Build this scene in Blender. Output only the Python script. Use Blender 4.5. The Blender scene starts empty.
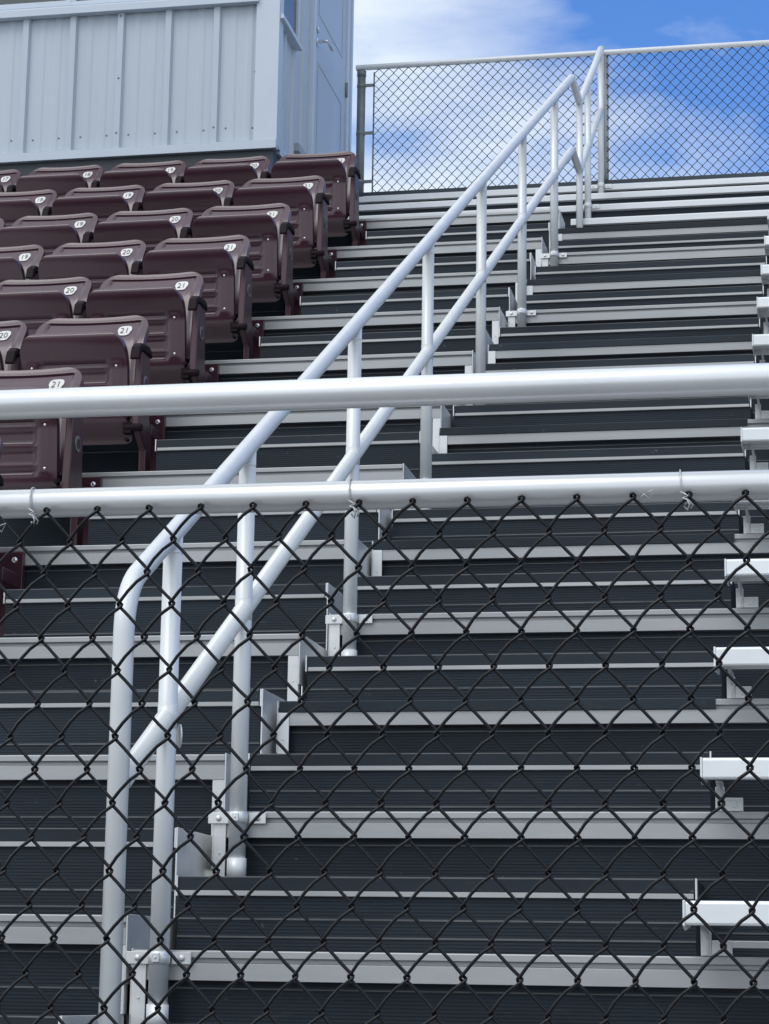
import bpy, bmesh, math, random
from mathutils import Vector, Matrix
random.seed(7)
S = bpy.context.scene
COL = S.collection
R = math.radians
CZ = 1.62                                   # eye height of the photographer above the ground

# ------------------------------------------------------------------ measured layout
Y0, TR, ZR, RR = 5.3547, 0.6860, 0.089 + CZ, 0.3750      # bench rows: first nosing, tread, height, rise
TL, ZL, RL = 0.84955, 0.16865 + CZ, 0.4641               # chair rows
XP = -1.574                                              # handrail line
XLE, XRS = -1.665, -1.645                                # where left / right aisle steps end
XBS = -0.352                                             # where the bench side begins
XLS = -2.80                                              # left end of the left aisle steps
XL_FAR, XR_FAR = -8.6, 5.0
def yR(i): return Y0 + TR * i
def zR(i): return ZR + RR * i
def yL(i): return Y0 + TL * i
def zL(i): return ZL + RL * i

# ------------------------------------------------------------------ materials
def nodes(name):
    m = bpy.data.materials.new(name); m.use_nodes = True
    nt = m.node_tree
    b = nt.nodes['Principled BSDF']
    return m, nt, b
def N(nt, t, **kw):
    n = nt.nodes.new(t)
    for k, v in kw.items(): setattr(n, k, v)
    return n
def lk(nt, a, b): nt.links.new(a, b)
def ramp(nt, stops):
    r = N(nt, 'ShaderNodeValToRGB')
    e = r.color_ramp.elements
    while len(e) < len(stops): e.new(0.5)
    for x, (p, c) in zip(e, stops):
        x.position = p; x.color = (c, c, c, 1) if not hasattr(c, '__len__') else (*c, 1)
    return r
def surf(name, col, rough, metal=0.0, var=0.12, scale=6.0, stretch=(1, 1, 1), rvar=0.1, bump=0.0, bscale=200, dirt=None, dirtcol=(.3, .3, .3), spec=0.5, scratch=None, coat=0.0, specks=None, jit=.06):
    """a base colour broken up by two noises, with optional dust / wear marks and a fine bump"""
    m, nt, b = nodes(name)
    tc = N(nt, 'ShaderNodeTexCoord'); mp = N(nt, 'ShaderNodeMapping'); mp.inputs['Scale'].default_value = stretch
    oi = N(nt, 'ShaderNodeObjectInfo'); ad = N(nt, 'ShaderNodeVectorMath', operation='ADD')
    ml = N(nt, 'ShaderNodeVectorMath', operation='SCALE'); ml.inputs['Scale'].default_value = 37.0
    cx = N(nt, 'ShaderNodeCombineXYZ')
    for k in range(3): lk(nt, oi.outputs['Random'], cx.inputs[k])
    lk(nt, cx.outputs[0], ml.inputs[0]); lk(nt, tc.outputs['Object'], ad.inputs[0]); lk(nt, ml.outputs[0], ad.inputs[1])
    lk(nt, ad.outputs[0], mp.inputs['Vector'])
    n1 = N(nt, 'ShaderNodeTexNoise'); n1.inputs['Scale'].default_value = scale; n1.inputs['Detail'].default_value = 6; n1.inputs['Roughness'].default_value = .65
    lk(nt, mp.outputs[0], n1.inputs['Vector'])
    r1 = ramp(nt, [(.3, tuple(c * (1 - var) for c in col)), (.7, tuple(min(1, c * (1 + var)) for c in col))])
    lk(nt, n1.outputs['Fac'], r1.inputs['Fac'])
    out = r1.outputs['Color']
    if dirt:
        n2 = N(nt, 'ShaderNodeTexNoise'); n2.inputs['Scale'].default_value = scale * 5.3; n2.inputs['Detail'].default_value = 8; n2.inputs['Roughness'].default_value = .75
        lk(nt, mp.outputs[0], n2.inputs['Vector'])
        r2 = ramp(nt, [(dirt, 0.0), (min(.99, dirt + .14), 1.0)]); lk(nt, n2.outputs['Fac'], r2.inputs['Fac'])
        mx = N(nt, 'ShaderNodeMixRGB'); lk(nt, r2.outputs['Color'], mx.inputs['Fac']); lk(nt, out, mx.inputs['Color1']); mx.inputs['Color2'].default_value = (*dirtcol, 1)
        out = mx.outputs['Color']
    if scratch:
        mp2 = N(nt, 'ShaderNodeMapping'); mp2.inputs['Scale'].default_value = scratch; mp2.inputs['Rotation'].default_value = (0, .12, .2)
        lk(nt, ad.outputs[0], mp2.inputs['Vector'])
        n3 = N(nt, 'ShaderNodeTexNoise'); n3.inputs['Scale'].default_value = 5; n3.inputs['Detail'].default_value = 3; lk(nt, mp2.outputs[0], n3.inputs['Vector'])
        r3 = ramp(nt, [(.68, 0.0), (.76, .55)]); lk(nt, n3.outputs['Fac'], r3.inputs['Fac'])
        mx = N(nt, 'ShaderNodeMixRGB'); lk(nt, r3.outputs['Color'], mx.inputs['Fac']); lk(nt, out, mx.inputs['Color1']); mx.inputs['Color2'].default_value = (*dirtcol, 1)
        out = mx.outputs['Color']
    if specks:
        n5 = N(nt, 'ShaderNodeTexNoise'); n5.inputs['Scale'].default_value = 46; n5.inputs['Detail'].default_value = 2; lk(nt, ad.outputs[0], n5.inputs['Vector'])
        r5 = ramp(nt, [(specks, 0.0), (specks + .025, .8)]); lk(nt, n5.outputs['Fac'], r5.inputs['Fac'])
        mx = N(nt, 'ShaderNodeMixRGB'); lk(nt, r5.outputs['Color'], mx.inputs['Fac']); lk(nt, out, mx.inputs['Color1']); mx.inputs['Color2'].default_value = (.10, .105, .11, 1)
        out = mx.outputs['Color']
    jr = N(nt, 'ShaderNodeMapRange'); jr.inputs['To Min'].default_value = 1 - jit; jr.inputs['To Max'].default_value = 1 + jit; lk(nt, oi.outputs['Random'], jr.inputs['Value'])
    jm = N(nt, 'ShaderNodeVectorMath', operation='SCALE'); lk(nt, out, jm.inputs[0]); lk(nt, jr.outputs[0], jm.inputs['Scale']); out = jm.outputs[0]
    lk(nt, out, b.inputs['Base Color'])
    mr = N(nt, 'ShaderNodeMapRange'); mr.inputs['To Min'].default_value = max(.03, rough - rvar); mr.inputs['To Max'].default_value = min(1, rough + rvar)
    lk(nt, n1.outputs['Fac'], mr.inputs['Value']); lk(nt, mr.outputs[0], b.inputs['Roughness'])
    b.inputs['Metallic'].default_value = metal; b.inputs['Specular IOR Level'].default_value = spec
    b.inputs['Coat Weight'].default_value = coat; b.inputs['Coat Roughness'].default_value = .16
    if bump:
        n4 = N(nt, 'ShaderNodeTexNoise'); n4.inputs['Scale'].default_value = bscale; n4.inputs['Detail'].default_value = 2
        lk(nt, tc.outputs['Object'], n4.inputs['Vector'])
        bp = N(nt, 'ShaderNodeBump'); bp.inputs['Strength'].default_value = bump; bp.inputs['Distance'].default_value = .002
        lk(nt, n4.outputs['Fac'], bp.inputs['Height']); lk(nt, bp.outputs['Normal'], b.inputs['Normal'])
    return m
M = {}
M['mill'] = surf('mill_aluminium', (.395, .405, .41), .47, .4, .08, 3, (1, 6, 6), .08, dirt=.66, dirtcol=(.29, .29, .285))
M['trim'] = surf('bright_aluminium', (.70, .71, .71), .42, .55, .06, 3, (1, 6, 6), .08, dirt=.68, dirtcol=(.5, .49, .47))
M['dark'] = surf('charcoal_plank', (.0132, .0212, .0305), .55, .0, .3, 3, (.5, 3, 3), .1, dirt=.635, dirtcol=(.045, .05, .055), scratch=(1.2, 5, 9), spec=.3, specks=.75, jit=.16)
M['step'] = surf('pale_step_edge', (.66, .675, .69), .42, .3, .07, 3, (.6, 5, 5), dirt=.64, dirtcol=(.36, .36, .36))
M['strip'] = surf('dull_edge_strip', (.40, .41, .41), .5, .35, .08, 4, (1, 5, 5), dirt=.66, dirtcol=(.26, .26, .25))
M['worn'] = surf('worn_plank_edge', (.10, .108, .115), .5, .3, .3, 5, (1, 3, 3), .1)
M['bench'] = surf('anodised_bench', (.76, .78, .79), .4, .25, .04, 4, (1, 4, 4), .06, dirt=.72, dirtcol=(.62, .61, .58))
M['rail'] = surf('anodised_rail', (.70, .718, .73), .42, .2, .05, 7, (1, 1, 1), .09, dirt=.64, dirtcol=(.54, .55, .56))
M['front_rail'] = surf('satin_rail', (.70, .715, .73), .34, .5, .07, 4, (.6, 4, 4), .12, dirt=.63, dirtcol=(.54, .54, .54), scratch=(1.5, 8, 8))
M['black_wire'] = surf('black_vinyl_wire', (.003, .0042, .006), .26, 0, .25, 40, rvar=.1, spec=.3)
M['wire'] = surf('galvanised_wire', (.5, .5, .5), .35, .4, .1, 30)
M['dull'] = surf('weathered_galvanised', (.20, .215, .22), .5, .35, .2, 9, dirt=.62, dirtcol=(.30, .31, .31))
M['maroon'] = surf('maroon_plastic', (.052, .0155, .0275), .31, 0, .12, 3, rvar=.06, bump=.10, bscale=900, dirt=.72, dirtcol=(.085, .045, .058), spec=.65, coat=.22)
M['maroon_paint'] = surf('maroon_enamel', (.052, .017, .026), .36, 0, .12, 8, rvar=.06, spec=.5)
M['black'] = surf('black_plastic', (.012, .006, .009), .6, 0, .2, 8, spec=.12)
M['steel'] = surf('bright_bolt', (.72, .72, .73), .28, .9, .08, 30)
M['badge'] = surf('white_badge', (.68, .67, .64), .45, 0, .05, 20)
M['ink'] = surf('black_numerals', (.10, .10, .11), .5, 0, .2, 20)
M['siding'] = surf('pale_blue_grey_siding', (.455, .515, .58), .42, .0, .05, 1.6, (1, 1, .18), .08, dirt=.69, dirtcol=(.42, .48, .54))
M['siding_trim'] = surf('pale_trim', (.54, .605, .69), .38, 0, .03, 3)
M['door'] = surf('pale_blue_door', (.46, .51, .57), .4, 0, .03, 2, spec=.6)
M['navy'] = surf('navy_panel', (.020, .030, .040), .5, 0, .2, 4)
M['ground'] = surf('worn_track_surface', (.17, .168, .165), .9, 0, .2, 1.2, bump=.5, bscale=120)
M['concrete'] = surf('concrete', (.26, .26, .255), .85, 0, .15, 2, bump=.3, bscale=60)
def glass_mat():
    m, nt, b = nodes('window_glass')
    b.inputs['Base Color'].default_value = (.045, .06, .06, 1); b.inputs['Roughness'].default_value = .06; b.inputs['Specular IOR Level'].default_value = .9
    n = N(nt, 'ShaderNodeTexNoise'); n.inputs['Scale'].default_value = 1.5
    bp = N(nt, 'ShaderNodeBump'); bp.inputs['Strength'].default_value = .05; lk(nt, n.outputs['Fac'], bp.inputs['Height']); lk(nt, bp.outputs['Normal'], b.inputs['Normal'])
    return m
M['glass'] = glass_mat()

# ------------------------------------------------------------------ mesh helpers
class MB:
    def __init__(s): s.v, s.f, s.mi, s.sm, s.cur = [], [], [], [], 0
    def add(s, vs, fs, mi=None, smooth=False):
        o = len(s.v); s.v += [tuple(v) for v in vs]
        for f in fs: s.f.append([o + k for k in f]); s.mi.append(s.cur if mi is None else mi); s.sm.append(smooth)
    def box(s, x0, x1, y0, y1, z0, z1, mi=None):
        vs = [(x, y, z) for z in (z0, z1) for y in (y0, y1) for x in (x0, x1)]
        s.add(vs, [(0, 2, 3, 1), (4, 5, 7, 6), (0, 1, 5, 4), (2, 6, 7, 3), (0, 4, 6, 2), (1, 3, 7, 5)], mi)
    def prof(s, pts, x0, x1, mi=None, seg=None, axis='x', smooth=False):
        """extrude a closed (a,b) polygon along an axis; seg gives a material per edge"""
        n = len(pts)
        def P(a, b, t): return (t, a, b) if axis == 'x' else ((a, t, b) if axis == 'y' else (a, b, t))
        vs = [P(a, b, x0) for a, b in pts] + [P(a, b, x1) for a, b in pts]
        for k in range(n):
            j = (k + 1) % n
            s.add([], [], mi)
        o = len(s.v); s.v += vs
        for k in range(n):
            j = (k + 1) % n
            s.f.append([o + k, o + j, o + n + j, o + n + k]); s.mi.append((seg[k] if seg else (s.cur if mi is None else mi))); s.sm.append(smooth)
        s.f.append([o + k for k in range(n)][::-1]); s.mi.append(s.cur if mi is None else mi); s.sm.append(False)
        s.f.append([o + n + k for k in range(n)]); s.mi.append(s.cur if mi is None else mi); s.sm.append(False)
    def tube(s, pts, r, n=12, caps=True, mi=None):
        pts = [Vector(p) for p in pts]; k = len(pts)
        tang = []
        for i in range(k):
            a = pts[max(0, i - 1)]; b = pts[min(k - 1, i + 1)]
            if 0 < i < k - 1: t = ((pts[i] - a).normalized() + (b - pts[i]).normalized())
            else: t = b - a
            tang.append(t.normalized() if t.length > 1e-9 else Vector((0, 0, 1)))
        u = tang[0].orthogonal().normalized(); rings = []
        rr = r if hasattr(r, '__len__') else [r] * k
        for i in range(k):
            u = (u - tang[i] * u.dot(tang[i])).normalized(); w = tang[i].cross(u)
            rings.append([pts[i] + (u * math.cos(2 * math.pi * j / n) + w * math.sin(2 * math.pi * j / n)) * rr[i] for j in range(n)])
        o = len(s.v); m = s.cur if mi is None else mi
        for g in rings: s.v += [tuple(p) for p in g]
        for i in range(k - 1):
            for j in range(n):
                a = o + i * n + j; b = o + i * n + (j + 1) % n
                s.f.append([a, b, b + n, a + n]); s.mi.append(m); s.sm.append(True)
        if caps:
            s.f.append([o + j for j in range(n)][::-1]); s.mi.append(m); s.sm.append(False)
            s.f.append([o + (k - 1) * n + j for j in range(n)]); s.mi.append(m); s.sm.append(False)
    def cyl(s, c, axis, r, h, n=14, mi=None):
        c = Vector(c); a = Vector(axis).normalized(); s.tube([c - a * h / 2, c + a * h / 2], r, n, True, mi)
    def dome(s, c, axis, r, h, n=10, mi=None):
        c = Vector(c); a = Vector(axis).normalized()
        s.tube([c, c + a * h * .55, c + a * h * .9, c + a * h], [r, r * .9, r * .55, r * .1], n, True, mi)
    def grid(s, fn, nu, nv, mi=None, smooth=True):
        o = len(s.v); m = s.cur if mi is None else mi
        for j in range(nv + 1):
            for i in range(nu + 1): s.v.append(tuple(fn(i / nu, j / nv)))
        for j in range(nv):
            for i in range(nu):
                a = o + j * (nu + 1) + i
                s.f.append([a, a + 1, a + nu + 2, a + nu + 1]); s.mi.append(m); s.sm.append(smooth)
    def build(s, name, mats, parent=None, bevel=0, solid=0, seg=2, loc=None):
        me = bpy.data.meshes.new(name)
        off = Vector(loc) if loc is not None else (wloc(parent) if parent else Vector((0, 0, 0)))
        me.from_pydata([(a - off.x, b - off.y, c - off.z) for a, b, c in s.v], [], s.f)
        if not isinstance(mats, (list, tuple)): mats = [mats]
        for m in mats: me.materials.append(M[m] if isinstance(m, str) else m)
        me.polygons.foreach_set('material_index', s.mi); me.polygons.foreach_set('use_smooth', s.sm)
        me.update()
        bm = bmesh.new(); bm.from_mesh(me); bmesh.ops.recalc_face_normals(bm, faces=bm.faces); bm.to_mesh(me); bm.free()
        o = bpy.data.objects.new(name, me); COL.objects.link(o)
        if parent: o.parent = parent
        elif loc is not None: o.location = loc
        if solid:
            d = o.modifiers.new('thick', 'SOLIDIFY'); d.thickness = solid; d.offset = -1 if solid > 0 else 1
        if bevel:
            d = o.modifiers.new('edge', 'BEVEL'); d.width = bevel; d.segments = seg; d.limit_method = 'ANGLE'; d.angle_limit = R(40)
        return o
_W = {}
def wloc(o):
    v = Vector((0, 0, 0))
    while o: v = v + o.location; o = o.parent
    return v
def tag(o, label=None, cat=None, group=None, kind=None):
    for k, v in (('label', label), ('category', cat), ('group', group), ('kind', kind)):
        if v: o[k] = v
    return o
def thing(name, loc, label, cat, group=None):
    o = bpy.data.objects.new(name, None); COL.objects.link(o); o.location = loc; o.empty_display_size = .1
    return tag(o, label, cat, group)
def kids(o): return [c for c in bpy.data.objects if c.parent == o]
def copy_tree(o, parent=None, keep=None):
    c = o.copy(); COL.objects.link(c)
    if parent: c.parent = parent
    for ch in [k for k in ALLKIDS.get(o.name, [])]:
        copy_tree(ch, c)
    return c
ALLKIDS = {}
def index_kids(o):
    ALLKIDS[o.name] = kids(o)
    for c in ALLKIDS[o.name]: index_kids(c)
def arc(c, p0, p1, n):
    """points from p0 to p1 round the centre c (equal radii)"""
    a = Vector(p0) - Vector(c); b = Vector(p1) - Vector(c); ang = a.angle(b); ax = a.cross(b).normalized()
    return [Vector(c) + Matrix.Rotation(ang * k / n, 3, ax) @ a for k in range(n + 1)]
def fillet(pts, rad, n=6):
    pts = [Vector(p) for p in pts]; out = [pts[0]]
    for i in range(1, len(pts) - 1):
        a = (pts[i - 1] - pts[i]); b = (pts[i + 1] - pts[i]); r = rad[i] if hasattr(rad, '__len__') else rad
        th = a.angle(b)
        if r <= 0 or abs(th - math.pi) < .01: out.append(pts[i]); continue
        t = min(r / math.tan(th / 2), a.length * .48, b.length * .48); r = t * math.tan(th / 2)
        p0 = pts[i] + a.normalized() * t; p1 = pts[i] + b.normalized() * t
        c = pts[i] + (a.normalized() + b.normalized()).normalized() * (r / math.sin(th / 2))
        out += arc(c, p0, p1, n)
    out.append(pts[-1]); return out

# ------------------------------------------------------------------ ground
g = MB(); g.grid(lambda u, v: (-700 + 1400 * u, -700 + 1400 * v, 0), 8, 8, smooth=False)
tag(g.build('ground', 'ground'), kind='structure')

# ------------------------------------------------------------------ the stands
def ribbed(y, z0, z1, back, pitch=.0085, dep=.0013, seams=(), sh=.0045):
    """front profile of a grooved riser plank, seams are heights of proud worn joints; returns pts, seg materials"""
    pts, seg = [], []
    z = z0
    sm = sorted(seams); k = 0
    pts.append((y, z)); seg.append(0)
    while z < z1 - pitch:
        if k < len(sm) and z + pitch > sm[k]:
            zz = sm[k]; k += 1
            if zz - z > .001: pts.append((y, zz - .0005)); seg.append(1)
            else: seg[-1] = 1
            pts.append((y - sh * .6, zz)); seg.append(1)
            pts.append((y - sh * .6, zz + sh * .6)); seg.append(1)
            pts.append((y, zz + sh)); seg.append(0)
            z = zz + sh; continue
        pts.append((y, z + pitch * .62)); seg.append(0)
        pts.append((y + dep, z + pitch * .70)); seg.append(0)
        pts.append((y + dep, z + pitch * .94)); seg.append(0)
        pts.append((y, z + pitch)); seg.append(0)
        z += pitch
    pts.append((y, z1)); seg.append(0)
    pts.append((back, z1)); seg.append(0)
    pts.append((back, z0)); seg.append(0)
    return pts, seg
HB = .069
def tread_prof(y, z, yb):
    return [(y, z - .002), (y + .002, z), (yb, z), (yb, z - .043), (y + .055, z - .043), (y + .055, z - HB), (y + .002, z - HB),
            (y + .002, z - .030), (y + .014, z - .028), (y + .014, z - .019), (y, z - .017)]

def stand_row(root, i, yf, zf, t, r, x0, x1, right, dark_from=None, step=None, riser=True, last=False):
    y, z = yf(i), zf(i)
    m = MB(); m.prof(tread_prof(y, z, y + t + (.055 if not last else -.0)), x0, x1)
    tr = m.build('tread', 'mill', root, bevel=.0007, seg=1)
    if riser:                                   # the riser below this tread
        zb = z - r + .0005; zt = z - HB + .005
        m = MB(); p, s = ribbed(y + .030, zb, zt, y + .052, seams=(zb + .068, zt - .108, zt - .024))
        m.prof(p, x0, x1, seg=s); m.build('riser', ['dark', 'worn'], root)
    return tr
def half_step(root, i, yf, zf, t, r, x0, x1, right_side_lines):
    """the intermediate aisle step standing on tread i"""
    y, zb = yf(i + .5), zf(i) + .002; z = zf(i) + r / 2; yb = yf(i + 1) + .023
    m = MB()
    p, s = ribbed(y + .010, zb, z - .0485, yb, seams=(zb + .030, zb + .072,) if r > .4 else (zb + .036, zb + .080))
    m.prof(p, x0, x1, seg=s)
    m.prof([(y + .004, z - .003), (y + .007, z), (yb, z), (yb, z - .0475), (y + .012, z - .0475), (y + .012, z - .034), (y + .004, z - .034)], x0, x1)
    st = m.build('aisle_step', ['dark', 'worn'], root)
    m = MB(); m.box(x0 + .004, x1 - .004, y, y + .0115, z - .047, z - .0345)
    m.box(x0 + .004, x1 - .004, y + .0030, y + .0065, z - .0030, z + .0006, 1)
    m.build('edge_strip', ['strip', 'worn'], st, bevel=.001, seg=1)
    for xa, xb in ((x0 - .004, x0), (x1, x1 + .004)):
        m = MB(); m.box(xa, xb, y - .001, y + .034, z - .048, z + .002)
        m.build('end_lip', 'trim', st)
    return st

# chair side (left)
SL = thing('chair_stand', (-5.1, Y0, 0), 'dark stepped stand with grey nosings under the maroon chairs, left of the handrail', 'grandstand')
for i in range(-2, 11):
    if i == -2:
        continue
    stand_row(SL, i, yL, zL, TL, RL, XL_FAR, XLE, False, last=(i == 10))
    if i < 10:
        st = half_step(SL, i, yL, zL, TL, RL, XLS, XLE - .012, True)
        m = MB(); y, z = yL(i + .5), zL(i) + RL / 2
        m.box(XLE - .0075, XLE - .003, y - .002, yL(i + 1) + .02, zL(i) + .004, z + .003)
        m.build('end_plate', 'trim', st, bevel=.001, seg=1)
    m = MB(); y, z = yL(i), zL(i)                # end plate of the tread and the upright flange of its riser
    m.box(XLE + .001, XLE + .005, y - .002, y + (TL if i < 10 else .3), z - .16, z + .003)
    m.box(XLE + .0012, XLE + .0048, y + .056, y + TL + .05, z - .9, z - .1605)
    m.build('end_plate', 'trim', SL, bevel=.001, seg=1)
    m = MB(); m.box(XLE - .034, XLE, y + .004, y + .012, z - RL / 2 + .004, z - .033)
    m.box(XLE - .004, XLE, y + .0125, y + .05, z - RL / 2 + .004, z - HB - .003)
    m.cyl((XLE - .017, y + .004, z - .15), (0, 1, 0), .0035, .004, 8)
    m.build('end_flange', 'trim', SL, bevel=.001, seg=1)
# bench side (right)
SR = thing('bench_stand', (1.6, Y0, 0), 'dark stepped stand with grey nosings right of the handrail, carrying the white benches', 'grandstand')
for i in range(-1, 13):
    stand_row(SR, i, yR, zR, TR, RR, XRS, XR_FAR, True, last=(i == 12))
    st = half_step(SR, i, yR, zR, TR, RR, XRS + .004, XBS - .004, True) if i < 12 else None
    y, z = yR(i), zR(i)
    if i >= 2 and i % 2 == 0:                    # black anti-slip nosing on every other aisle tread
        m = MB(); m.prof([(y - .003, z + .001), (y, z + .004), (y + .09, z + .004), (y + .09, z + .0005), (y - .0005, z + .0005), (y - .0005, z - .0285), (y - .003, z - .0285)], XRS + .003, XBS - .004)
        m.build('anti_slip_nosing', 'dark', SR)
    m = MB(); m.box(XRS - .004, XRS, y - .001, y + TR, z - .15, z + .003); m.build('end_plate', 'trim', SR, bevel=.001, seg=1)
    m = MB(); m.box(XRS, XRS + .034, y - .0025, y + .0015, z - RR / 2 + .004, z - .031)
    m.cyl((XRS + .017, y - .003, z - .11), (0, 1, 0), .0035, .004, 8)
    m.build('end_flange', 'trim', SR, bevel=.001, seg=1)
    m = MB(); m.dome((XBS - .03, y + .029 + 0 * i, z - RR + .03), (0, -1, 0), .0075, .005); m.build('rivet', 'steel', SR)

# upper stairs: four bright steps running the full width, and the walkway behind them
ITOP = (5.585 - .089) / RR
USTEP = [(14.24, 4.876 + CZ), (14.735, 5.139 + CZ), (15.16, 5.368 + CZ), (15.60, 5.585 + CZ)]
UP = thing('upper_stairs', (-1.0, yR(13), 0), 'four bright aluminium steps across the top of both stands, below the rear fence', 'stairs')
for k in range(4):
    y, z = USTEP[k]; last = k == 3
    xl = XRS + .01 if k == 0 else -3.49
    m = MB()
    yb = (USTEP[k + 1][0] + .051 if not last else y + 1.4)
    m.prof([(y, z - .006), (y + .006, z), (yb, z), (yb, z - .03), (y + .05, z - .03), (y + .05, z - .044), (y, z - .044)], xl, XR_FAR)
    m.build('step', 'step', UP, bevel=.002)
    zb = (USTEP[k - 1][1] if k else zR(12)) + .001
    m = MB(); p, s = ribbed(y + .03, zb, z - .046, y + .048, seams=(z - .085,) if k == 0 else ()); m.prof(p, xl, XR_FAR, seg=s); m.build('riser', ['dark', 'worn'], UP)
m = MB(); m.box(XL_FAR, -3.492, yL(10) + .62, 17.4, zR(ITOP) - .06, zR(ITOP) - .004); m.build('walkway', 'mill', UP)
m = MB(); m.box(-3.49, XRS - .02, yL(10) + .301, 14.799, zL(10) - .045, zL(10) + 0); m.box(-3.49, XRS + .005, 14.80, 14.82, zR(12) - .5, 5.139 + CZ - .05)
m.build('landing', 'navy', UP)
m = MB(); m.box(-3.49, XR_FAR, 15.605, 15.612, zR(ITOP) + .003, zR(ITOP) + .030); m.build('toe_board', 'navy', UP)
# supports under the stands
for nm, root, xs, n in (('support_post', SL, (-7.9, -5.0, -2.2), 10), ('support_post', SR, (-1.2, 1.6, 4.6), 12)):
    for x in xs:
        for i in range(0, n, 3):
            y = (yL if root is SL else yR)(i) + .3; z = (zL if root is SL else zR)(i) - .05
            m = MB(); m.box(x - .05, x + .05, y - .05, y + .05, 0, z); m.build(nm, 'dull', root)
# front walkway
m = MB(); zw = zR(-1) - RR
m.box(XL_FAR, XR_FAR, 2.86, yR(-1) + .05, zw - .08, zw)
m.box(XL_FAR, XR_FAR, 2.90, 2.98, 0, zw - .081)
FW = m.build('front_walkway', 'concrete'); tag(FW, kind='structure')

# ------------------------------------------------------------------ benches
def make_bench():
    L = XR_FAR - .6 - (-.347)
    root = thing('bench', (0, 0, 0), 'white bench', 'bench', 'white aluminium benches on the right of the aisle')
    m = MB()                                     # local: x from 0, front y = 0, top z = 0
    pts = [(0.006, 0), (.235, 0), (.24, -.005), (.24, -.03), (.234, -.03), (.234, -.008), (.178, -.008), (.178, -.034), (.168, -.034), (.168, -.008),
           (.118, -.008), (.118, -.034), (.108, -.034), (.108, -.008), (.062, -.008), (.062, -.034), (.052, -.034), (.052, -.008),
           (.006, -.008), (.006, -.045), (.03, -.047), (.03, -.052), (.004, -.052), (0, -.047), (0, -.006)]
    m.prof(pts, .006, L)
    m.build('seat_plank', 'bench', root, bevel=.0015, seg=2)
    m = MB(); m.prof([(-.001, -.0535), (-.001, .001), (.241, .001), (.241, -.032), (.2, -.05), (.05, -.062), (.004, -.056)], 0, .0055, axis='x')
    m.build('end_cap', 'bench', root, bevel=.0012, seg=1)
    for x in (.035, 1.9, 3.7):
        b = MB()
        b.prof([(.035, -.0535), (.238, -.036), (.29, -.036), (.29, -.1125), (.252, -.1125), (.245, -.075), (.19, -.066), (.06, -.062)], x, x + .007)
        b.box(x - .012, x + .0115, .252, .259, -.1125, -.05)
        b.box(x + .012, x + .058, .252, .258, -.1125, -.078); b.box(x + .012, x + .058, .2585, .30, -.1125, -.108)
        b.cyl((x + .035, .2515, -.095), (0, 1, 0), .009, .006, 10)
        b.build('bracket', 'trim', root, bevel=.001, seg=1)
    return root
nth = ['lowest', 'second', 'third', 'fourth', 'fifth', 'sixth', 'seventh', 'eighth', 'ninth', 'tenth', 'eleventh', 'twelfth', 'thirteenth']
BP = make_bench(); index_kids(BP)
for i in range(13):
    o = BP if i == 0 else copy_tree(BP)
    o.location = (-.347, yR(i) - .245, zR(i) + .114)
    if i == 0: lb = 'lowest white aluminium bench, whose left end shows whole behind the mesh with its bracket'
    elif i == 12: lb = 'topmost white aluminium bench, just a sliver below the bright upper stairs'
    else: lb = '%s white aluminium bench from the bottom of the column right of the steps' % nth[i]
    o['label'] = lb

m = MB(); x0 = -.347 + .066
m.prof([(yR(0) + .010, zR(0) + .020), (yR(0) + .010, zR(0) + .034), (yR(0) + .016, zR(0) + .036), (yR(0) + .03, zR(0) + .036), (yR(0) + .03, zR(0) + .020)], x0, XR_FAR - .7)
m.build('foot_rail', 'trim', BP, bevel=.001, seg=1)

# ------------------------------------------------------------------ handrail along the aisle
HR = thing('handrail', (XP, Y0, zR(0)), 'tall pale metal pipe handrail climbing the middle of the steps', 'handrail')
def zt(y): return 1.084 + CZ + .5398 * (y - 5.323)
def zm(y): return .630 + CZ + .5367 * (y - 5.323)
rad = .0225
top_pts = fillet([(XP, 4.965, zR(-1) + .003), (XP, 4.965, zt(4.965) - .01), (XP, 13.76, zt(13.76)), (XP, 14.213, zt(13.76) + .015), (XP, 15.08, 6.235 + CZ), (XP, 15.60, 6.595 + CZ)], [0, .17, .045, .03, 0, 0], 9)
m = MB(); m.tube(top_pts, rad * 1.07, 20); m.build('top_rail', 'rail', HR)
mid_pts = fillet([(XP, 4.985, zm(4.985)), (XP, 13.78, zm(13.78)), (XP, 14.213, zm(13.78) + .015), (XP, 15.08, 5.80 + CZ), (XP, 15.60, 6.14 + CZ)], [0, .04, .03, 0, 0], 6)
m = MB(); m.tube(mid_pts, rad * 1.07, 20); m.build('mid_rail', 'rail', HR)
def clamp(y, z, parent):
    c = MB(); yf = y + .0235
    c.box(XP - .085, XP - .0255, yf - .010, yf - .004, z - .033, z - .004)
    c.box(XP + .0255, XP + .072, yf - .010, yf - .004, z - .033, z - .004)
    c.tube([(XP, y, z - .033), (XP, y, z - .004)], .0262, 18)
    c.box(XP - .009, XP + .009, y - .033, y - .024, z - .029, z - .008)
    for dx in (-.056, .05): c.dome((XP + dx, yf - .010, z - .0185), (0, -1, 0), .0085, .006)
    c.cyl((XP, y - .034, z - .018), (0, 1, 0), .003, .004, 8)
    return c.build('clamp', 'trim', parent, bevel=.001, seg=1)
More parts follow.
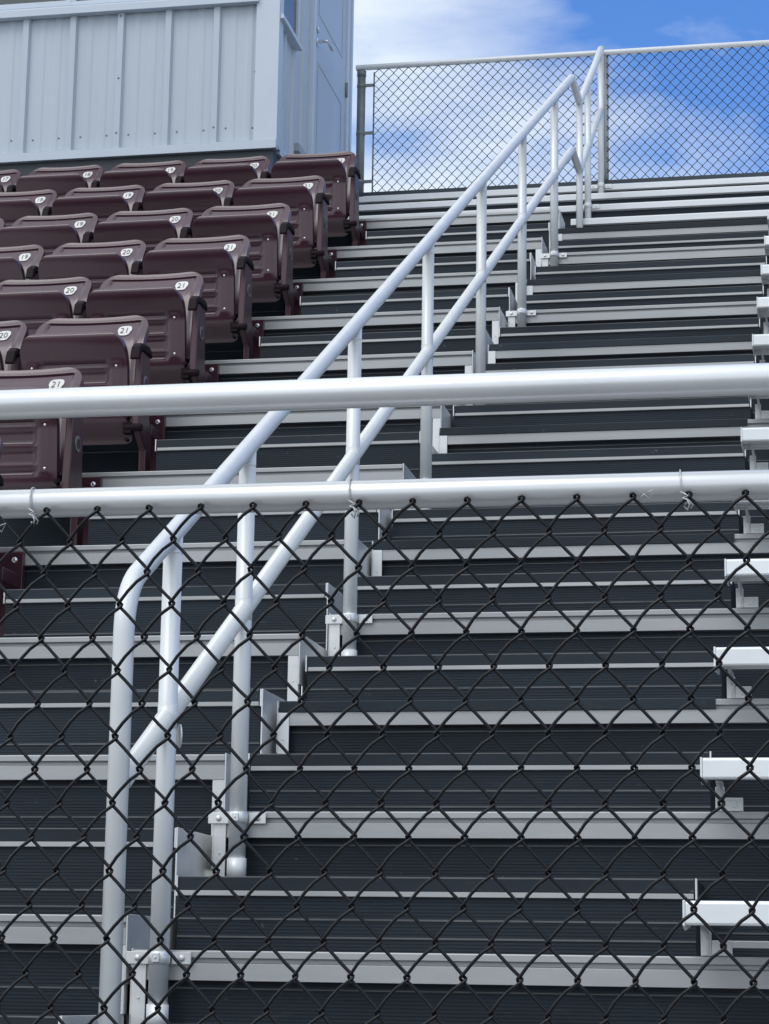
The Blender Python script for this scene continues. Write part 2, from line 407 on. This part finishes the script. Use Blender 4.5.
for i in (0, 1, 3, 5, 7, 9, 11):
    y = yR(i) - .0245; zb = zR(i) - RR / 2 + .001
    m = MB(); m.tube([(XP, y, zb), (XP, y, zt(y) - .012)], rad * 1.03, 18)
    m.tube([(XP, y, zt(y) - .062), (XP, y, zt(y) - .058)], rad * 1.05, 18)
    m.tube([(XP, y, zm(y) - .03), (XP, y, zm(y) + .028)], rad * 1.06, 18)
    ps = m.build('post', 'rail', HR); clamp(y, zR(i), ps)
    c = MB(); c.tube([(XP, y, zb + .0005), (XP, y, zb + .062)], .0262, 18); c.build('base_collar', 'rail', ps)
    c = MB(); d = Vector((0, 1, .5367)).normalized()
    for sgn in (-1, 1):
        q = Vector((XP, y, zm(y))) + d * (.030 * sgn); c.tube([q - d * .003, q, q + d * .003], [.0238, .0252, .0238], 18)
        break
    c.build('weld_bead', 'trim', ps)
    if i == 0:
        c = MB(); c.cyl((XP + .022, y + .03, zm(y) - .045), (1, .5, 0), .030, .004, 20); c.build('weld_plate', 'trim', ps)
for y, z0, z1, zc in ((14.213, zR(12) + .001, zt(13.76) + .01, None), (14.7105, USTEP[0][1] + .001, 5.99 + CZ, USTEP[1][1]), (15.5755, USTEP[2][1] + .001, 6.57 + CZ, USTEP[3][1])):
    m = MB(); m.tube([(XP, y, z0), (XP, y, z1)], rad * .97, 16); ps = m.build('post', 'rail', HR)
    if zc: clamp(y, zc, ps)

# ------------------------------------------------------------------ chain link
def chain_mesh(x0, x1, z0, z1, y, pw, ph, r, xphase, zphase, n=6, off=.0026, bend=True):
    """woven zig-zag wires; every bend hooks round the bend of its neighbour"""
    m = MB(); hw, hh = pw / 2, ph / 2; e = r * 1.15
    k0 = int(math.ceil((x0 - xphase) / hw)); k1 = int(math.floor((x1 - xphase) / hw))
    for k in range(k0, k1):
        xa = xphase + k * hw; xb = xa + hw
        pts = []; j0 = int(math.floor((z1 - zphase) / hh + .01)); j1 = int(math.ceil((z0 - zphase) / hh))
        for j in range(j0, j1 - 1, -1):
            right = (k + j) % 2 == 0
            s = 1 if right else -1; xv = xb if right else xa
            jx, jz = random.uniform(-.0008, .0008) * hw / .037, random.uniform(-.0008, .0008) * hw / .037
            z = zphase + j * hh + jz; x = xv + jx
            if not bend:
                pts.append((x + s * e * .6, y + (-off if right else off) * .3, z)); continue
            inc, out = (off, -off) if right else (-off, off)          # the falling-left strands run in front
            if pts: pts.append((x + s * e - s * .0042, y + inc, z + .0052))
            pts.append((x + s * e, y + inc * .55, z + .0012)); pts.append((x + s * e, y + out * .55, z - .0012))
            if j > j1:
                pts.append((x + s * e - s * .0042, y + out, z - .0052))
                b = .0019 if right else .0008
                for f in (.35, .65):
                    pts.append((x + s * e - s * (hw + 2 * e) * f - s * (b if right else -b) * .8, y + out, z - hh * f + b))
        if len(pts) > 1: m.tube(pts, r, n)
    return m

# ------------------------------------------------------------------ front fence
FY = 3.0
FF = thing('guard_fence', (-.6, FY, zw), 'near guard fence with black chain link under two silver rails, across the front', 'fence')
FX0, FX1 = -3.2, 2.2
Z1, Z2 = .7945 + CZ, .6525 + CZ
m = MB(); m.tube([(FX0, FY, Z1 + .0), (FX1, FY, Z1)], .0208, 24); m.build('top_rail', 'front_rail', FF)
m = MB(); m.tube([(FX0, FY, Z2), (FX1, FY, Z2)], .0198, 24); m.build('mid_rail', 'front_rail', FF)
m = MB(); m.tube([(FX0, FY, zw + .1), (FX1, FY, zw + .1)], .0198, 20); m.build('bottom_rail', 'front_rail', FF)
for x in (FX0, -1.62, .42, FX1):
    m = MB(); m.tube([(x, FY + .001, zw + .001), (x, FY + .001, Z1 - .019)], .0225, 20); m.build('post', 'front_rail', FF)
m = chain_mesh(FX0 + .03, FX1 - .03, zw + .06, .6375 + CZ, FY - .0245, .0726, .0885, .0023, -.6603, .549 + CZ, 8)
hw = .0726
for k in range(int((FX0 + .05 + .624) / hw), int((FX1 - .05 + .624) / hw)):       # cut ends folded over at the top edge
    x = -.624 + k * hw; zk = .6375 + CZ
    m.tube([(x - .0028, FY - .0265, zk - .002), (x - .0018, FY - .0280, zk + .0018), (x + .0008, FY - .0282, zk + .0026), (x + .0030, FY - .0272, zk + .001), (x + .0030, FY - .0252, zk - .003)], .0017, 8)
m.build('chain_mesh', 'black_wire', FF)
def tie(x):
    t = MB(); c = Vector((x, FY, Z2)); rr = .0222
    pts = []
    for a in range(-60, 250, 14):
        b = R(a); pts.append((x - .010 * (1 - (a + 60) / 310) , FY - rr * math.sin(b) * 1.0, Z2 + rr * math.cos(b)))
    pts += [(x + .002, FY - .030, Z2 - .022), (x + .006, FY - .032, Z2 - .030), (x + .003, FY - .026, Z2 - .036), (x - .002, FY - .022, Z2 - .030)]
    t.tube(pts, .0011, 8)
    t.tube([(x - .006, FY - .0255, Z2 - .012), (x - .001, FY - .029, Z2 - .015), (x + .004, FY - .029, Z2 - .018), (x - .003, FY - .030, Z2 - .021), (x + .004, FY - .031, Z2 - .024), (x + .010, FY - .029, Z2 - .030), (x + .007, FY - .025, Z2 - .034)], .0011, 8)
    return t.build('tie_wire', 'wire', FF)
for x in (-1.080, -.633, -.193, -1.52, .25): tie(x)
for x, z in ((-1.126, .612), (-.243, .636)):
    t = MB(); t.tube([(x - .010, FY - .027, z + CZ - .006), (x - .003, FY - .030, z + CZ + .002), (x + .004, FY - .027, z + CZ - .004), (x + .010, FY - .029, z + CZ + .008), (x + .002, FY - .031, z + CZ + .004)], .0008, 8); t.build('tie_wire', 'wire', FF)

# ------------------------------------------------------------------ rear fence
RY, RZ = 15.64, zR(ITOP)
RF = thing('rear_fence', (-.8, RY, RZ), 'far chain link fence against the sky along the top of the stands', 'fence')
RTX0 = -3.36
ztop = 6.594 + CZ
m = MB(); m.tube([(RTX0, RY, ztop - .012), (RTX0 + .004, RY, ztop - .012), (XR_FAR, RY, ztop - .012)], .021, 16); m.build('top_rail', 'rail', RF)
for x in (-3.322, -1.55, 1.0, 3.4):
    m = MB(); m.tube([(x, RY + .015, RZ + .002), (x, RY + .015, ztop - .033)], .031 if x < -3 else .024, 16); p = m.build('post', 'dull' if x < -3 else 'mill', RF)
    if x < -3:
        c = MB(); c.tube([(x, RY + .015, ztop - .075), (x, RY + .015, ztop - .036)], .034, 16); c.build('post_cap', 'dull', p)
        for z in (.869, .504, .135):
            b = MB(); zz = 5.575 + CZ + z
            b.tube([(x, RY + .015, zz - .012), (x, RY + .015, zz + .012)], .0335, 16); b.box(x + .03, x + .098, RY + .002, RY + .007, zz - .012, zz + .012)
            b.build('tension_band', 'dull', p)
m = MB(); m.box(-3.232, -3.222, RY + .006, RY + .012, RZ + .03, ztop - .05); m.build('tension_bar', 'dull', RF)
m = chain_mesh(-3.226, 3.3, RZ + .03, ztop - .024, RY - .004, .0725, .079, .0036, -3.226, ztop - .03, 4, bend=False)
m.build('chain_mesh', 'black_wire', RF)

# ------------------------------------------------------------------ press box
BX, BY0, BY1, BZ0, BZ1 = -3.50, 13.86, 16.12, 5.318 + CZ, 8.35 + CZ
PB = thing('press_box', (-6.0, BY0, zR(13)), 'pale blue grey metal sided press box behind the top row of chairs', 'building')
def siding_profile(a0, a1, batten, ribs, phase, h, out):
    """(a, depth) outline of the sheet, batten ribs every `batten` with small stiffening ribs between"""
    p = [(a0, out)]
    n0 = int(math.floor((a0 - phase) / batten)) - 1; n1 = int(math.ceil((a1 - phase) / batten)) + 1
    for k in range(n0, n1 + 1):
        c = phase + k * batten
        for d, e in ((-.030, 0), (-.020, h), (.020, h), (.030, 0)):
            p.append((c + d, out - e))
        for f in ribs:
            for d, e in ((-.03, 0), (-.016, .004), (.016, .004), (.03, 0)): p.append((c + batten * f + d, out - e))
    p = [q for q in p if a0 + .001 <= q[0] <= a1 - .001]
    return [(a0, out)] + p + [(a1, out)]
ZS = 6.375 + CZ                                  # window sill
fp = siding_profile(XL_FAR, BX - .05, .329, (.33, .67), -5.237, .028, BY0 + .035)
m = MB(); m.prof(fp + [(BX - .05, BY0 + .12), (XL_FAR, BY0 + .12)], BZ0 + .06, ZS - .045, axis='z')
wall = m.build('front_wall', 'siding', PB)
m = MB()
for k in range(-2, 6):
    xc = -5.237 + .329 * k
    for dx in (-.075, .075): m.dome((xc + dx, BY0 + .036, BZ0 + .165 + random.uniform(-.005, .005)), (0, -1, 0), .0075, .005, 8)
    if k in (2, 4): m.dome((xc + .0, BY0 + .008, BZ0 + .17), (0, -1, 0), .008, .005, 8)
    if k == 2: m.dome((xc, BY0 + .008, BZ0 + .55), (0, -1, 0), .008, .005, 8); m.dome((xc, BY0 + .008, ZS - .07), (0, -1, 0), .008, .005, 8)
m.dome((BX - .16, BY0 + .036, BZ0 + .55), (0, -1, 0), .0075, .005, 8)
m.build('screws', 'dull', wall)
m = MB(); m.box(XL_FAR, BX - .052, BY0 + .037, BY0 + .12, ZS + .9, BZ1); m.build('upper_wall', 'siding', PB)
m = MB(); m.box(XL_FAR, BX + .004, BY0 - .012, BY0 + .05, BZ0, BZ0 + .058); m.prof([(BY0 - .012, BZ0 + .0585), (BY0 + .03, BZ0 + .0585), (BY0 + .03, BZ0 + .074)], XL_FAR, BX - .152)
m.build('base_trim', 'siding_trim', PB, bevel=.002)
m = MB(); m.box(BX - .15, BX + .006, BY0 - .004, BY0 + .002, BZ0 + .0605, BZ1); m.box(BX - .0, BX + .006, BY0 + .0025, BY0 + .11, BZ0 + .02, BZ1)
m.build('corner_trim', 'siding_trim', PB, bevel=.002)
m = MB(); m.prof([(BY0 - .03, ZS - .046), (BY0 + .03, ZS - .046), (BY0 + .03, ZS + .028), (BY0 - .006, ZS + .02), (BY0 - .03, ZS + .004)], XL_FAR, BX - .135)
m.build('window_ledge', 'siding_trim', PB, bevel=.002)
for k in range(3):                               # front windows above the ledge
    xa, xb = (-4.93 - 1.5 * k, -3.63 - 1.5 * k) if k == 0 else (-4.93 - 1.25 * k, -4.93 - 1.25 * (k - 1) - .0)
    w = MB(); f = .03 if k != 1 else .04
    zb = ZS + .029; zt_ = ZS + .9
    w.box(xa, xb, BY0 + .01, BY0 + .08, zb, zb + f); w.box(xa, xb, BY0 + .01, BY0 + .08, zt_ - f, zt_)
    w.box(xa, xa + f, BY0 + .01, BY0 + .08, zb + f, zt_ - f); w.box(xb - f, xb, BY0 + .01, BY0 + .08, zb + f, zt_ - f)
    wn = w.build('window', 'siding_trim', PB, bevel=.003)
    q = MB(); q.box(xa + f, xb - f, BY0 + .045, BY0 + .055, zb + f, zt_ - f); q.build('pane', 'glass', wn)
# right side wall
DY0, DY1 = 14.93, 15.98
sp = siding_profile(BY0 + .11, DY0 - .06, .26, (.33, .67), BY0 + .26, .02, -(BX - .03))
m = MB(); m.prof([(-b, a) for a, b in sp] + [(BX - .12, DY0 - .06), (BX - .12, BY0 + .11)], BZ0 + .08, BZ1, axis='z'); m.build('side_wall', 'siding', PB)
m = MB(); m.box(BX - .12, BX - .03, DY1 + .06, BY1, BZ0, BZ1); m.box(BX - .12, BX + .0, BY1 + .0005, BY1 + .05, BZ0, BZ1); m.build('rear_corner', 'siding_trim', PB)
m = MB(); m.box(BX - .12, BX - .03, DY0 - .059, DY1 + .059, zR(ITOP) + 2.14, BZ1); m.build('door_header', 'siding', PB)
m = MB(); m.box(BX - .035, BX + .002, BY0 + .112, DY0 - .062, BZ0 + .0, BZ0 + .078); m.build('base_trim', 'siding_trim', PB)
m = MB(); m.box(XL_FAR, BX - .13, BY0 + .13, BY1, BZ0, BZ0 + .05); m.box(XL_FAR, BX - .13, BY1 - .05, BY1 - .001, BZ0 + .051, BZ1); m.box(XL_FAR, XL_FAR + .05, BY0 + .13, BY1 - .06, BZ0 + .051, BZ1); m.build('back_wall', 'siding', PB)
m = MB(); m.box(XL_FAR - .2, BX + .2, BY0 - .3, BY1 + .25, BZ1 + .002, BZ1 + .15); m.build('roof', 'siding_trim', PB, bevel=.01)
m = MB(); m.box(XL_FAR, BX - .02, BY0 + .02, BY0 + .06, zL(10) + .002, BZ0 - .001); m.box(BX - .07, BX - .02, BY0 + .061, BY1, zL(10) - .4, BZ0 - .001); m.build('skirt', 'navy', PB)
# side window
w = MB(); ya, yb = BY0 + .03, 14.40; zb = 6.245 + CZ; f = .04
w.box(BX - .03, BX + .03, ya - .02, yb + .02, zb - .03, zb + .001)
w.box(BX - .025, BX + .012, ya, ya + f, zb + .0015, zb + 1.0); w.box(BX - .025, BX + .012, yb - f, yb, zb + .0015, zb + 1.0); w.box(BX - .025, BX + .012, ya + f + .0005, yb - f - .0005, zb + .96, zb + 1.0)
wn = w.build('window', 'siding_trim', PB, bevel=.002)
q = MB(); q.box(BX - .012, BX - .006, ya + f, yb - f, zb + .002, zb + .96); q.build('pane', 'glass', wn)
# door
zd0 = zR(ITOP) + .02; zd1 = zd0 + 2.08
m = MB(); m.box(BX - .05, BX - .012, DY0 + .003, DY1 - .003, zd0, zd1)
dd = m.build('door', 'door', PB, bevel=.003)
m = MB()
def frame_ring(m, x0, x1, ya, yb, za, zb, t):
    m.box(x0, x1, ya, yb, za, za + t); m.box(x0, x1, ya, yb, zb - t, zb); m.box(x0, x1, ya, ya + t, za + t, zb - t); m.box(x0, x1, yb - t, yb, za + t, zb - t)
frame_ring(m, BX - .0115, BX - .008, DY0 + .13, DY1 - .13, zd0 + .12, zd0 + .80, .018)
frame_ring(m, BX - .0115, BX - .008, DY0 + .13, DY1 - .13, zd0 + 1.15, zd0 + 1.95, .018)
m.build('moulding', 'door', dd, bevel=.003)
hy, hz = DY0 + .09, 6.535 + CZ
m = MB(); m.cyl((BX - .006, hy, hz), (1, 0, 0), .034, .012, 18); m.tube(fillet([(BX - .004, hy, hz), (BX + .065, hy, hz), (BX + .068, hy + .13, hz - .012)], .015), .0105, 10)
m.cyl((BX - .004, hy, hz + .09), (1, 0, 0), .022, .014, 14)
m.build('handle', 'steel', dd)
for z in (zd0 + .25, zd0 + .95, zd0 + 1.8):
    m = MB(); m.cyl((BX - .004, DY1 - .002, z), (0, 0, 1), .011, .11, 10); m.build('hinge', 'dull', dd)
m = MB(); m.box(BX - .06, BX + .004, DY0 - .058, DY0, zd0 - .02, zd1 + .06); m.box(BX - .06, BX + .004, DY1, DY1 + .058, zd0 - .02, zd1 + .06); m.box(BX - .06, BX + .004, DY0 + .0005, DY1 - .0005, zd1 + .003, zd1 + .06)
m.build('door_frame', 'siding_trim', PB, bevel=.003)

# ------------------------------------------------------------------ folding stadium chairs
# local frame: origin on the tread at the riser, x = 0 the right hand edge of the back, -y towards the camera
CW = .505
def rr_half(v, h, w, rt, rb):
    """half width of a rounded panel at height v*h"""
    z = v * h; x = w / 2
    if z > h - rt: x = w / 2 - rt + math.sqrt(max(0, rt * rt - (z - h + rt) ** 2))
    if z < rb: x = min(x, w / 2 - rb + math.sqrt(max(0, rb * rb - (rb - z) ** 2)))
    return x
def sstep(a, b, x):
    t = max(0, min(1, (x - a) / (b - a))); return t * t * (3 - 2 * t)
BH = .50; BZ = .367                                # back panel: height, foot
def vdist(v): return 1 - (1 - v) ** 1.7           # bunch rows at the top
def back_fn(u, v):
    v = vdist(v) if v > 0 else 0
    hw_ = rr_half(v, BH, CW, .085, .03)
    x = (u * 2 - 1) * hw_; z = v * BH
    y = -.365 + .13 * v                           # leans back
    y += .072 * sstep(.60, 1.03, v) ** 1.25         # the top rim rolls away
    y += .018 * (1 - (x / (CW / 2)) ** 2) * (1 - .6 * sstep(.8, 1, v))     # hollow for the sitter
    # inset field with a rounded frame line
    dx = CW / 2 - .045 - abs(x); dz = (BH * .925) - z
    d = min(dx, dz)
    y += .005 * sstep(-.004, .004, d) + .009 * math.exp(-(d / .0042) ** 2)
    # top edge dips a little in the middle
    zz = z - .012 * sstep(.85, 1, v) * (1 - (x / (CW / 2)) ** 2)
    return (x - CW / 2, y, BZ + zz)
PW, PH = .468, .452
def pan_fn(u, v):
    """underside of the raised seat, seen from the front"""
    hw_ = rr_half(v, PH, PW, .105, .035)
    x = (u * 2 - 1) * hw_; z = v * PH
    y = -.395 - .055 * v                          # leans out at the top
    y -= .058 * sstep(.66, .94, v) - .030 * sstep(.94, 1.0, v) ** 2          # thick rolled front edge
    y += .10 * sstep(.24, 0, v) ** 1.4            # tucks under towards the hinge
    ax = abs(x)
    rec = sstep(.150, .140, ax) * sstep(.25, .275, v) * sstep(.74, .71, v)
    y += .017 * rec
    y -= rec * .012 * (sstep(.30, .9, math.sin((v - .30) * 2 * math.pi / .165)))
    y -= .006 * sstep(.160, .166, ax) * sstep(.214, .208, ax) * sstep(.24, .26, v) * sstep(.74, .71, v)
    return (x - CW / 2, y, .248 + z)
def number_mesh(txt, size):
    cu = bpy.data.curves.new('numerals', 'FONT'); cu.body = txt; cu.size = size; cu.align_x = 'CENTER'; cu.align_y = 'CENTER'; cu.extrude = .0012; cu.resolution_u = 3; cu.offset = -.0008
    o = bpy.data.objects.new('numerals', cu); COL.objects.link(o)
    dg = bpy.context.evaluated_depsgraph_get(); dg.update()
    me = bpy.data.meshes.new_from_object(o.evaluated_get(dg))
    vs = [tuple(v.co) for v in me.vertices]; fs = [tuple(p.vertices) for p in me.polygons]
    bpy.data.objects.remove(o); bpy.data.curves.remove(cu); bpy.data.meshes.remove(me)
    return vs, fs
def on_back(x, z):
    """point on the back's front face at local x, z, by searching the surface"""
    best = None
    lo, hi = 0.0, 1.0
    for _ in range(40):
        mid = (lo + hi) / 2; v = vdist(mid)
        if v * BH < z - BZ: lo = mid
        else: hi = mid
    v = lo; hw_ = rr_half(vdist(v), BH, CW, .085, .03); u = ((x + CW / 2) / hw_ + 1) / 2
    return Vector(back_fn(max(0, min(1, u)), v))
NB_C = (-.104, .775)                              # badge centre
def badge(num, parent):
    """rounded white plate lying on the back, with its numerals"""
    m = MB(); cx, cz = NB_C; out = []
    for k in range(28):
        a = 2 * math.pi * k / 28; ca, sa = math.cos(a), math.sin(a)
        e = 3.2; rx = .032 * (abs(ca) ** (2 / e)) * (1 if ca > 0 else -1); rz = .027 * (abs(sa) ** (2 / e)) * (1 if sa > 0 else -1)
        if rz < 0: rx *= .84
        out.append((cx + rx, cz + rz))
    c = on_back(cx, cz)
    front = [on_back(x, z) + Vector((0, -.0035, .001)) for x, z in out]; back = [on_back(x, z) + Vector((0, .002, 0)) for x, z in out]
    n = len(out)
    vs = [c + Vector((0, -.0040, .001))] + front + back
    fs = [(0, 1 + k, 1 + (k + 1) % n) for k in range(n)] + [(1 + k, 1 + n + k, 1 + n + (k + 1) % n, 1 + (k + 1) % n) for k in range(n)]
    m.add(vs, fs, 0)
    tv, tf = number_mesh(num, .043)
    pv = []
    for x, z, d in tv:
        p = on_back(cx + x, cz + z); pv.append(p + Vector((0, -.0062 - d * .8, .001)))
    m.add(pv, tf, 1)
    return m.build('number_plate', ['badge', 'ink'], parent)
def make_chair(num, aisle):
    root = thing('stadium_chair', (0, 0, 0), 'maroon folding stadium chair', 'chair', 'maroon folding chairs in the stand')
    m = MB(); m.grid(back_fn, 60, 64); b = m.build('backrest', 'maroon', root, solid=.028)
    b.modifiers.new('edge', 'BEVEL').width = .006; b.modifiers['edge'].segments = 3; b.modifiers['edge'].limit_method = 'ANGLE'; b.modifiers['edge'].angle_limit = R(50)
    badge(num, b)
    m = MB(); m.grid(pan_fn, 48, 56); p = m.build('seat_pan', 'maroon', root, solid=.034)
    p.modifiers.new('edge', 'BEVEL').width = .007; p.modifiers['edge'].segments = 3; p.modifiers['edge'].limit_method = 'ANGLE'; p.modifiers['edge'].angle_limit = R(50)
    for sx in (-1, 1):
        for v in (.31, .68):
            c = Vector(pan_fn(.5 + sx * .187 / PW, v)); s_ = MB(); s_.dome(c + Vector((0, .001, 0)), (0, -1, -.1), .0065, .006, 10); s_.build('screw', 'steel', p)
    # arm: slim pad reaching forward, hooked down at its front end
    def arm(x):
        a = MB(); w2 = .021
        a.prof([(-.275, .625), (-.285, .655), (-.33, .668), (-.43, .655), (-.462, .632), (-.482, .575), (-.468, .570), (-.445, .615), (-.415, .628), (-.33, .632)], x - w2, x + w2)
        return a.build('armrest', 'black', root, bevel=.008, seg=3)
    def standard(x, end):
        a = MB(); w2 = .016
        a.prof([(-.285, .63), (-.40, .63), (-.425, .30), (-.305, .22), (-.295, .012), (-.225, .012), (-.225, .30), (-.265, .36)], x - w2, x + w2)
        s_ = a.build('standard', 'maroon_paint', root, bevel=.006, seg=2)
        f = MB(); f.box(x - .032, x + .032, -.31, -.16, .001, .0115)
        g_ = MB(); g_.box(x - .014, x + .014, -.2245, -.056, .30, .35); g_.build('strut', 'maroon_paint', s_, bevel=.003)
        f.build('foot', 'maroon_paint', s_, bevel=.003)
        h = MB(); h.cyl((x - .005, -.425, .288), (1, 0, 0), .017, .075, 12); h.cyl((x - .03, -.435, .33), (0, 1, 0), .009, .03, 8); h.cyl((x - .03, -.432, .235), (0, 1, 0), .009, .03, 8)
        h.box(x - .05, x - .012, -.437, -.395, .262, .312)
        h.build('hinge', 'black', s_, bevel=.002, seg=1)
        if end:
            e = MB(); e.cyl((x + w2 + .002, -.345, .50), (1, 0, 0), .032, .004, 24); e.cyl((x + w2 + .005, -.345, .50), (1, 0, 0), .020, .003, 24, 1)
            e.build('end_medallion', ['dull', 'maroon_paint'], s_)
        return s_
    arm(.026); standard(.022, aisle)
    m = MB(); m.box(-.058, .036, -.0, .026, .012, RL - .024); m.dome((.006, -.0, RL - .055), (0, -1, 0), .012, .008, 10, 1)
    # the plate stands clear of the nosing, on the riser
    for k in range(len(m.v)): x, y, z = m.v[k]; m.v[k] = (x, y - .030, z)
    m.build('riser_mount', ['maroon_paint', 'steel'], root, bevel=.002, seg=1)
    if num != '21': pass
    return root
XC = -2.922; SPC = .553
seats = {9: 5, 8: 4, 7: 4, 6: 3, 5: 2, 4: 2, 3: 1, 2: 1, 1: 1}
rowname = {9: 'top row', 8: 'second row from the top', 7: 'third row from the top', 6: 'fourth row from the top', 5: 'fifth row from the top',
           4: 'sixth row from the top', 3: 'seventh row from the top', 2: 'eighth row from the top', 1: 'ninth row from the top'}
protos = {}
for row in sorted(seats, reverse=True):
    for c in range(seats[row]):
        num = str(21 - c)
        if num not in protos:
            o = make_chair(num, c == 0); index_kids(o); protos[num] = o
        else: o = copy_tree(protos[num])
        o.location = (XC - SPC * c, yL(row + 1), zL(row) + .0)
        o.rotation_euler.z = R(random.uniform(-.5, .5))
        for ch in o.children:
            if ch.name.startswith('seat_pan'): ch.rotation_euler.x = R(random.uniform(-1.0, 1.0))
        if row <= 2: lab = 'maroon folding chair beside the aisle in the %s' % rowname[row]
        elif c == 0: lab = 'maroon folding chair number 21 beside the aisle, %s' % rowname[row]
        elif c == seats[row] - 1 and row in (9, 7): lab = 'maroon folding chair cut by the left edge of the photo, %s' % rowname[row]
        else: lab = 'maroon folding chair number %s, %s from the aisle, %s' % (num, {1: 'next', 2: 'third', 3: 'fourth', 4: 'fifth'}[c], rowname[row])
        o['label'] = lab

# ------------------------------------------------------------------ camera
pitch, yaw, roll, fpx = .202772658, .195607053, .0156513543, 2335.6027
fw = Vector((-math.sin(yaw) * math.cos(pitch), math.cos(yaw) * math.cos(pitch), math.sin(pitch)))
rt = Vector((math.cos(yaw), math.sin(yaw), 0)); up = rt.cross(fw)
r2 = rt * math.cos(roll) + up * math.sin(roll); u2 = -rt * math.sin(roll) + up * math.cos(roll)
cam = bpy.data.cameras.new('camera'); co = bpy.data.objects.new('camera', cam); COL.objects.link(co)
mat = Matrix((r2, u2, -fw)).transposed().to_4x4(); mat.translation = Vector((0, 0, CZ)); co.matrix_world = mat
cam.sensor_fit = 'HORIZONTAL'; cam.sensor_width = 36; cam.lens = fpx / 769 * 36; cam.clip_start = .05; cam.clip_end = 3000
S.camera = co

# ------------------------------------------------------------------ sky and sun
# the sun stands high over the photographer's left shoulder, behind thin cloud
SUN_EL = 55
sd = Vector((-.50, -.87, 0)).normalized() * math.cos(R(SUN_EL)); sd.z = math.sin(R(SUN_EL))
CLOUD_FAR, CLOUD_NEAR = 7.9, 10.0
w = bpy.data.worlds.new('World'); S.world = w; w.use_nodes = True
nt = w.node_tree; bg = nt.nodes['Background']
sky = N(nt, 'ShaderNodeTexSky', sky_type='NISHITA'); sky.sun_disc = False; sky.sun_elevation = R(SUN_EL)
sky.sun_rotation = math.atan2(sd.x, sd.y); sky.air_density = 1.0; sky.dust_density = .3; sky.ozone_density = 1.6
tc = N(nt, 'ShaderNodeTexCoord')
sep = N(nt, 'ShaderNodeSeparateXYZ'); lk(nt, tc.outputs['Generated'], sep.inputs[0])
az = N(nt, 'ShaderNodeMath', operation='ADD'); az.inputs[1].default_value = .22; lk(nt, sep.outputs['Z'], az.inputs[0])
dv = N(nt, 'ShaderNodeVectorMath', operation='DIVIDE'); cb = N(nt, 'ShaderNodeCombineXYZ')
for k in range(3): lk(nt, az.outputs[0], cb.inputs[k])
lk(nt, tc.outputs['Generated'], dv.inputs[0]); lk(nt, cb.outputs[0], dv.inputs[1])
mp = N(nt, 'ShaderNodeMapping'); mp.inputs['Location'].default_value = (3.1, 1.7, .4); lk(nt, dv.outputs[0], mp.inputs['Vector'])
n1 = N(nt, 'ShaderNodeTexNoise'); n1.inputs['Scale'].default_value = 2.6; n1.inputs['Detail'].default_value = 9; n1.inputs['Roughness'].default_value = .55; n1.inputs['Distortion'].default_value = .25
lk(nt, mp.outputs[0], n1.inputs['Vector'])
# a cloud bank stands to the left and over the photographer; the sky clears beyond the stands to the right
dt = N(nt, 'ShaderNodeVectorMath', operation='DOT_PRODUCT'); lk(nt, tc.outputs['Generated'], dt.inputs[0]); dt.inputs[1].default_value = Vector((-.80, -.60, .0)).normalized()
cov = N(nt, 'ShaderNodeMapRange'); cov.inputs['From Min'].default_value = -.54; cov.inputs['From Max'].default_value = -.32; cov.inputs['To Min'].default_value = -.10; cov.inputs['To Max'].default_value = .19
lk(nt, dt.outputs['Value'], cov.inputs['Value'])
ad = N(nt, 'ShaderNodeMath', operation='ADD'); lk(nt, n1.outputs['Fac'], ad.inputs[0]); lk(nt, cov.outputs[0], ad.inputs[1])
cr = ramp(nt, [(.42, 0.0), (.62, .98)]); lk(nt, ad.outputs[0], cr.inputs['Fac'])
n2 = N(nt, 'ShaderNodeTexNoise'); n2.inputs['Scale'].default_value = 3.1; n2.inputs['Detail'].default_value = 5; lk(nt, mp.outputs[0], n2.inputs['Vector'])
cc = ramp(nt, [(.35, (.80, .90, 1.0)), (.65, (.97, 1.0, 1.03))]); lk(nt, n2.outputs['Fac'], cc.inputs['Fac'])
ds = N(nt, 'ShaderNodeVectorMath', operation='DOT_PRODUCT'); lk(nt, tc.outputs['Generated'], ds.inputs[0]); ds.inputs[1].default_value = sd
cl = N(nt, 'ShaderNodeMapRange', interpolation_type='SMOOTHSTEP'); cl.inputs['From Min'].default_value = .0; cl.inputs['From Max'].default_value = 1.0; cl.inputs['To Min'].default_value = CLOUD_FAR; cl.inputs['To Max'].default_value = CLOUD_NEAR
lk(nt, ds.outputs['Value'], cl.inputs['Value'])
cs = N(nt, 'ShaderNodeVectorMath', operation='SCALE'); lk(nt, cc.outputs['Color'], cs.inputs[0]); lk(nt, cl.outputs[0], cs.inputs['Scale'])
mx = N(nt, 'ShaderNodeMixRGB'); lk(nt, cr.outputs['Color'], mx.inputs['Fac']); hs = N(nt, 'ShaderNodeHueSaturation'); hs.inputs['Hue'].default_value = .513; hs.inputs['Saturation'].default_value = 1.33; hs.inputs['Value'].default_value = 1.5; lk(nt, sky.outputs[0], hs.inputs['Color']); lk(nt, hs.outputs[0], mx.inputs['Color1']); lk(nt, cs.outputs[0], mx.inputs['Color2'])
lk(nt, mx.outputs[0], bg.inputs['Color']); bg.inputs['Strength'].default_value = .12
sun = bpy.data.lights.new('sun', 'SUN'); so = bpy.data.objects.new('sun', sun); COL.objects.link(so)
sun.energy = 1.0; sun.angle = R(32); sun.color = (1, .98, .95); so.location = (0, 0, 40)
so.rotation_euler = (-sd).to_track_quat('-Z', 'Y').to_euler()
vs = S.view_settings; vs.view_transform = 'Standard'; vs.look = 'None'; vs.exposure = .15; vs.gamma = 1; vs.use_curve_mapping = False
S.cycles.max_bounces = 8; S.cycles.use_denoising = True
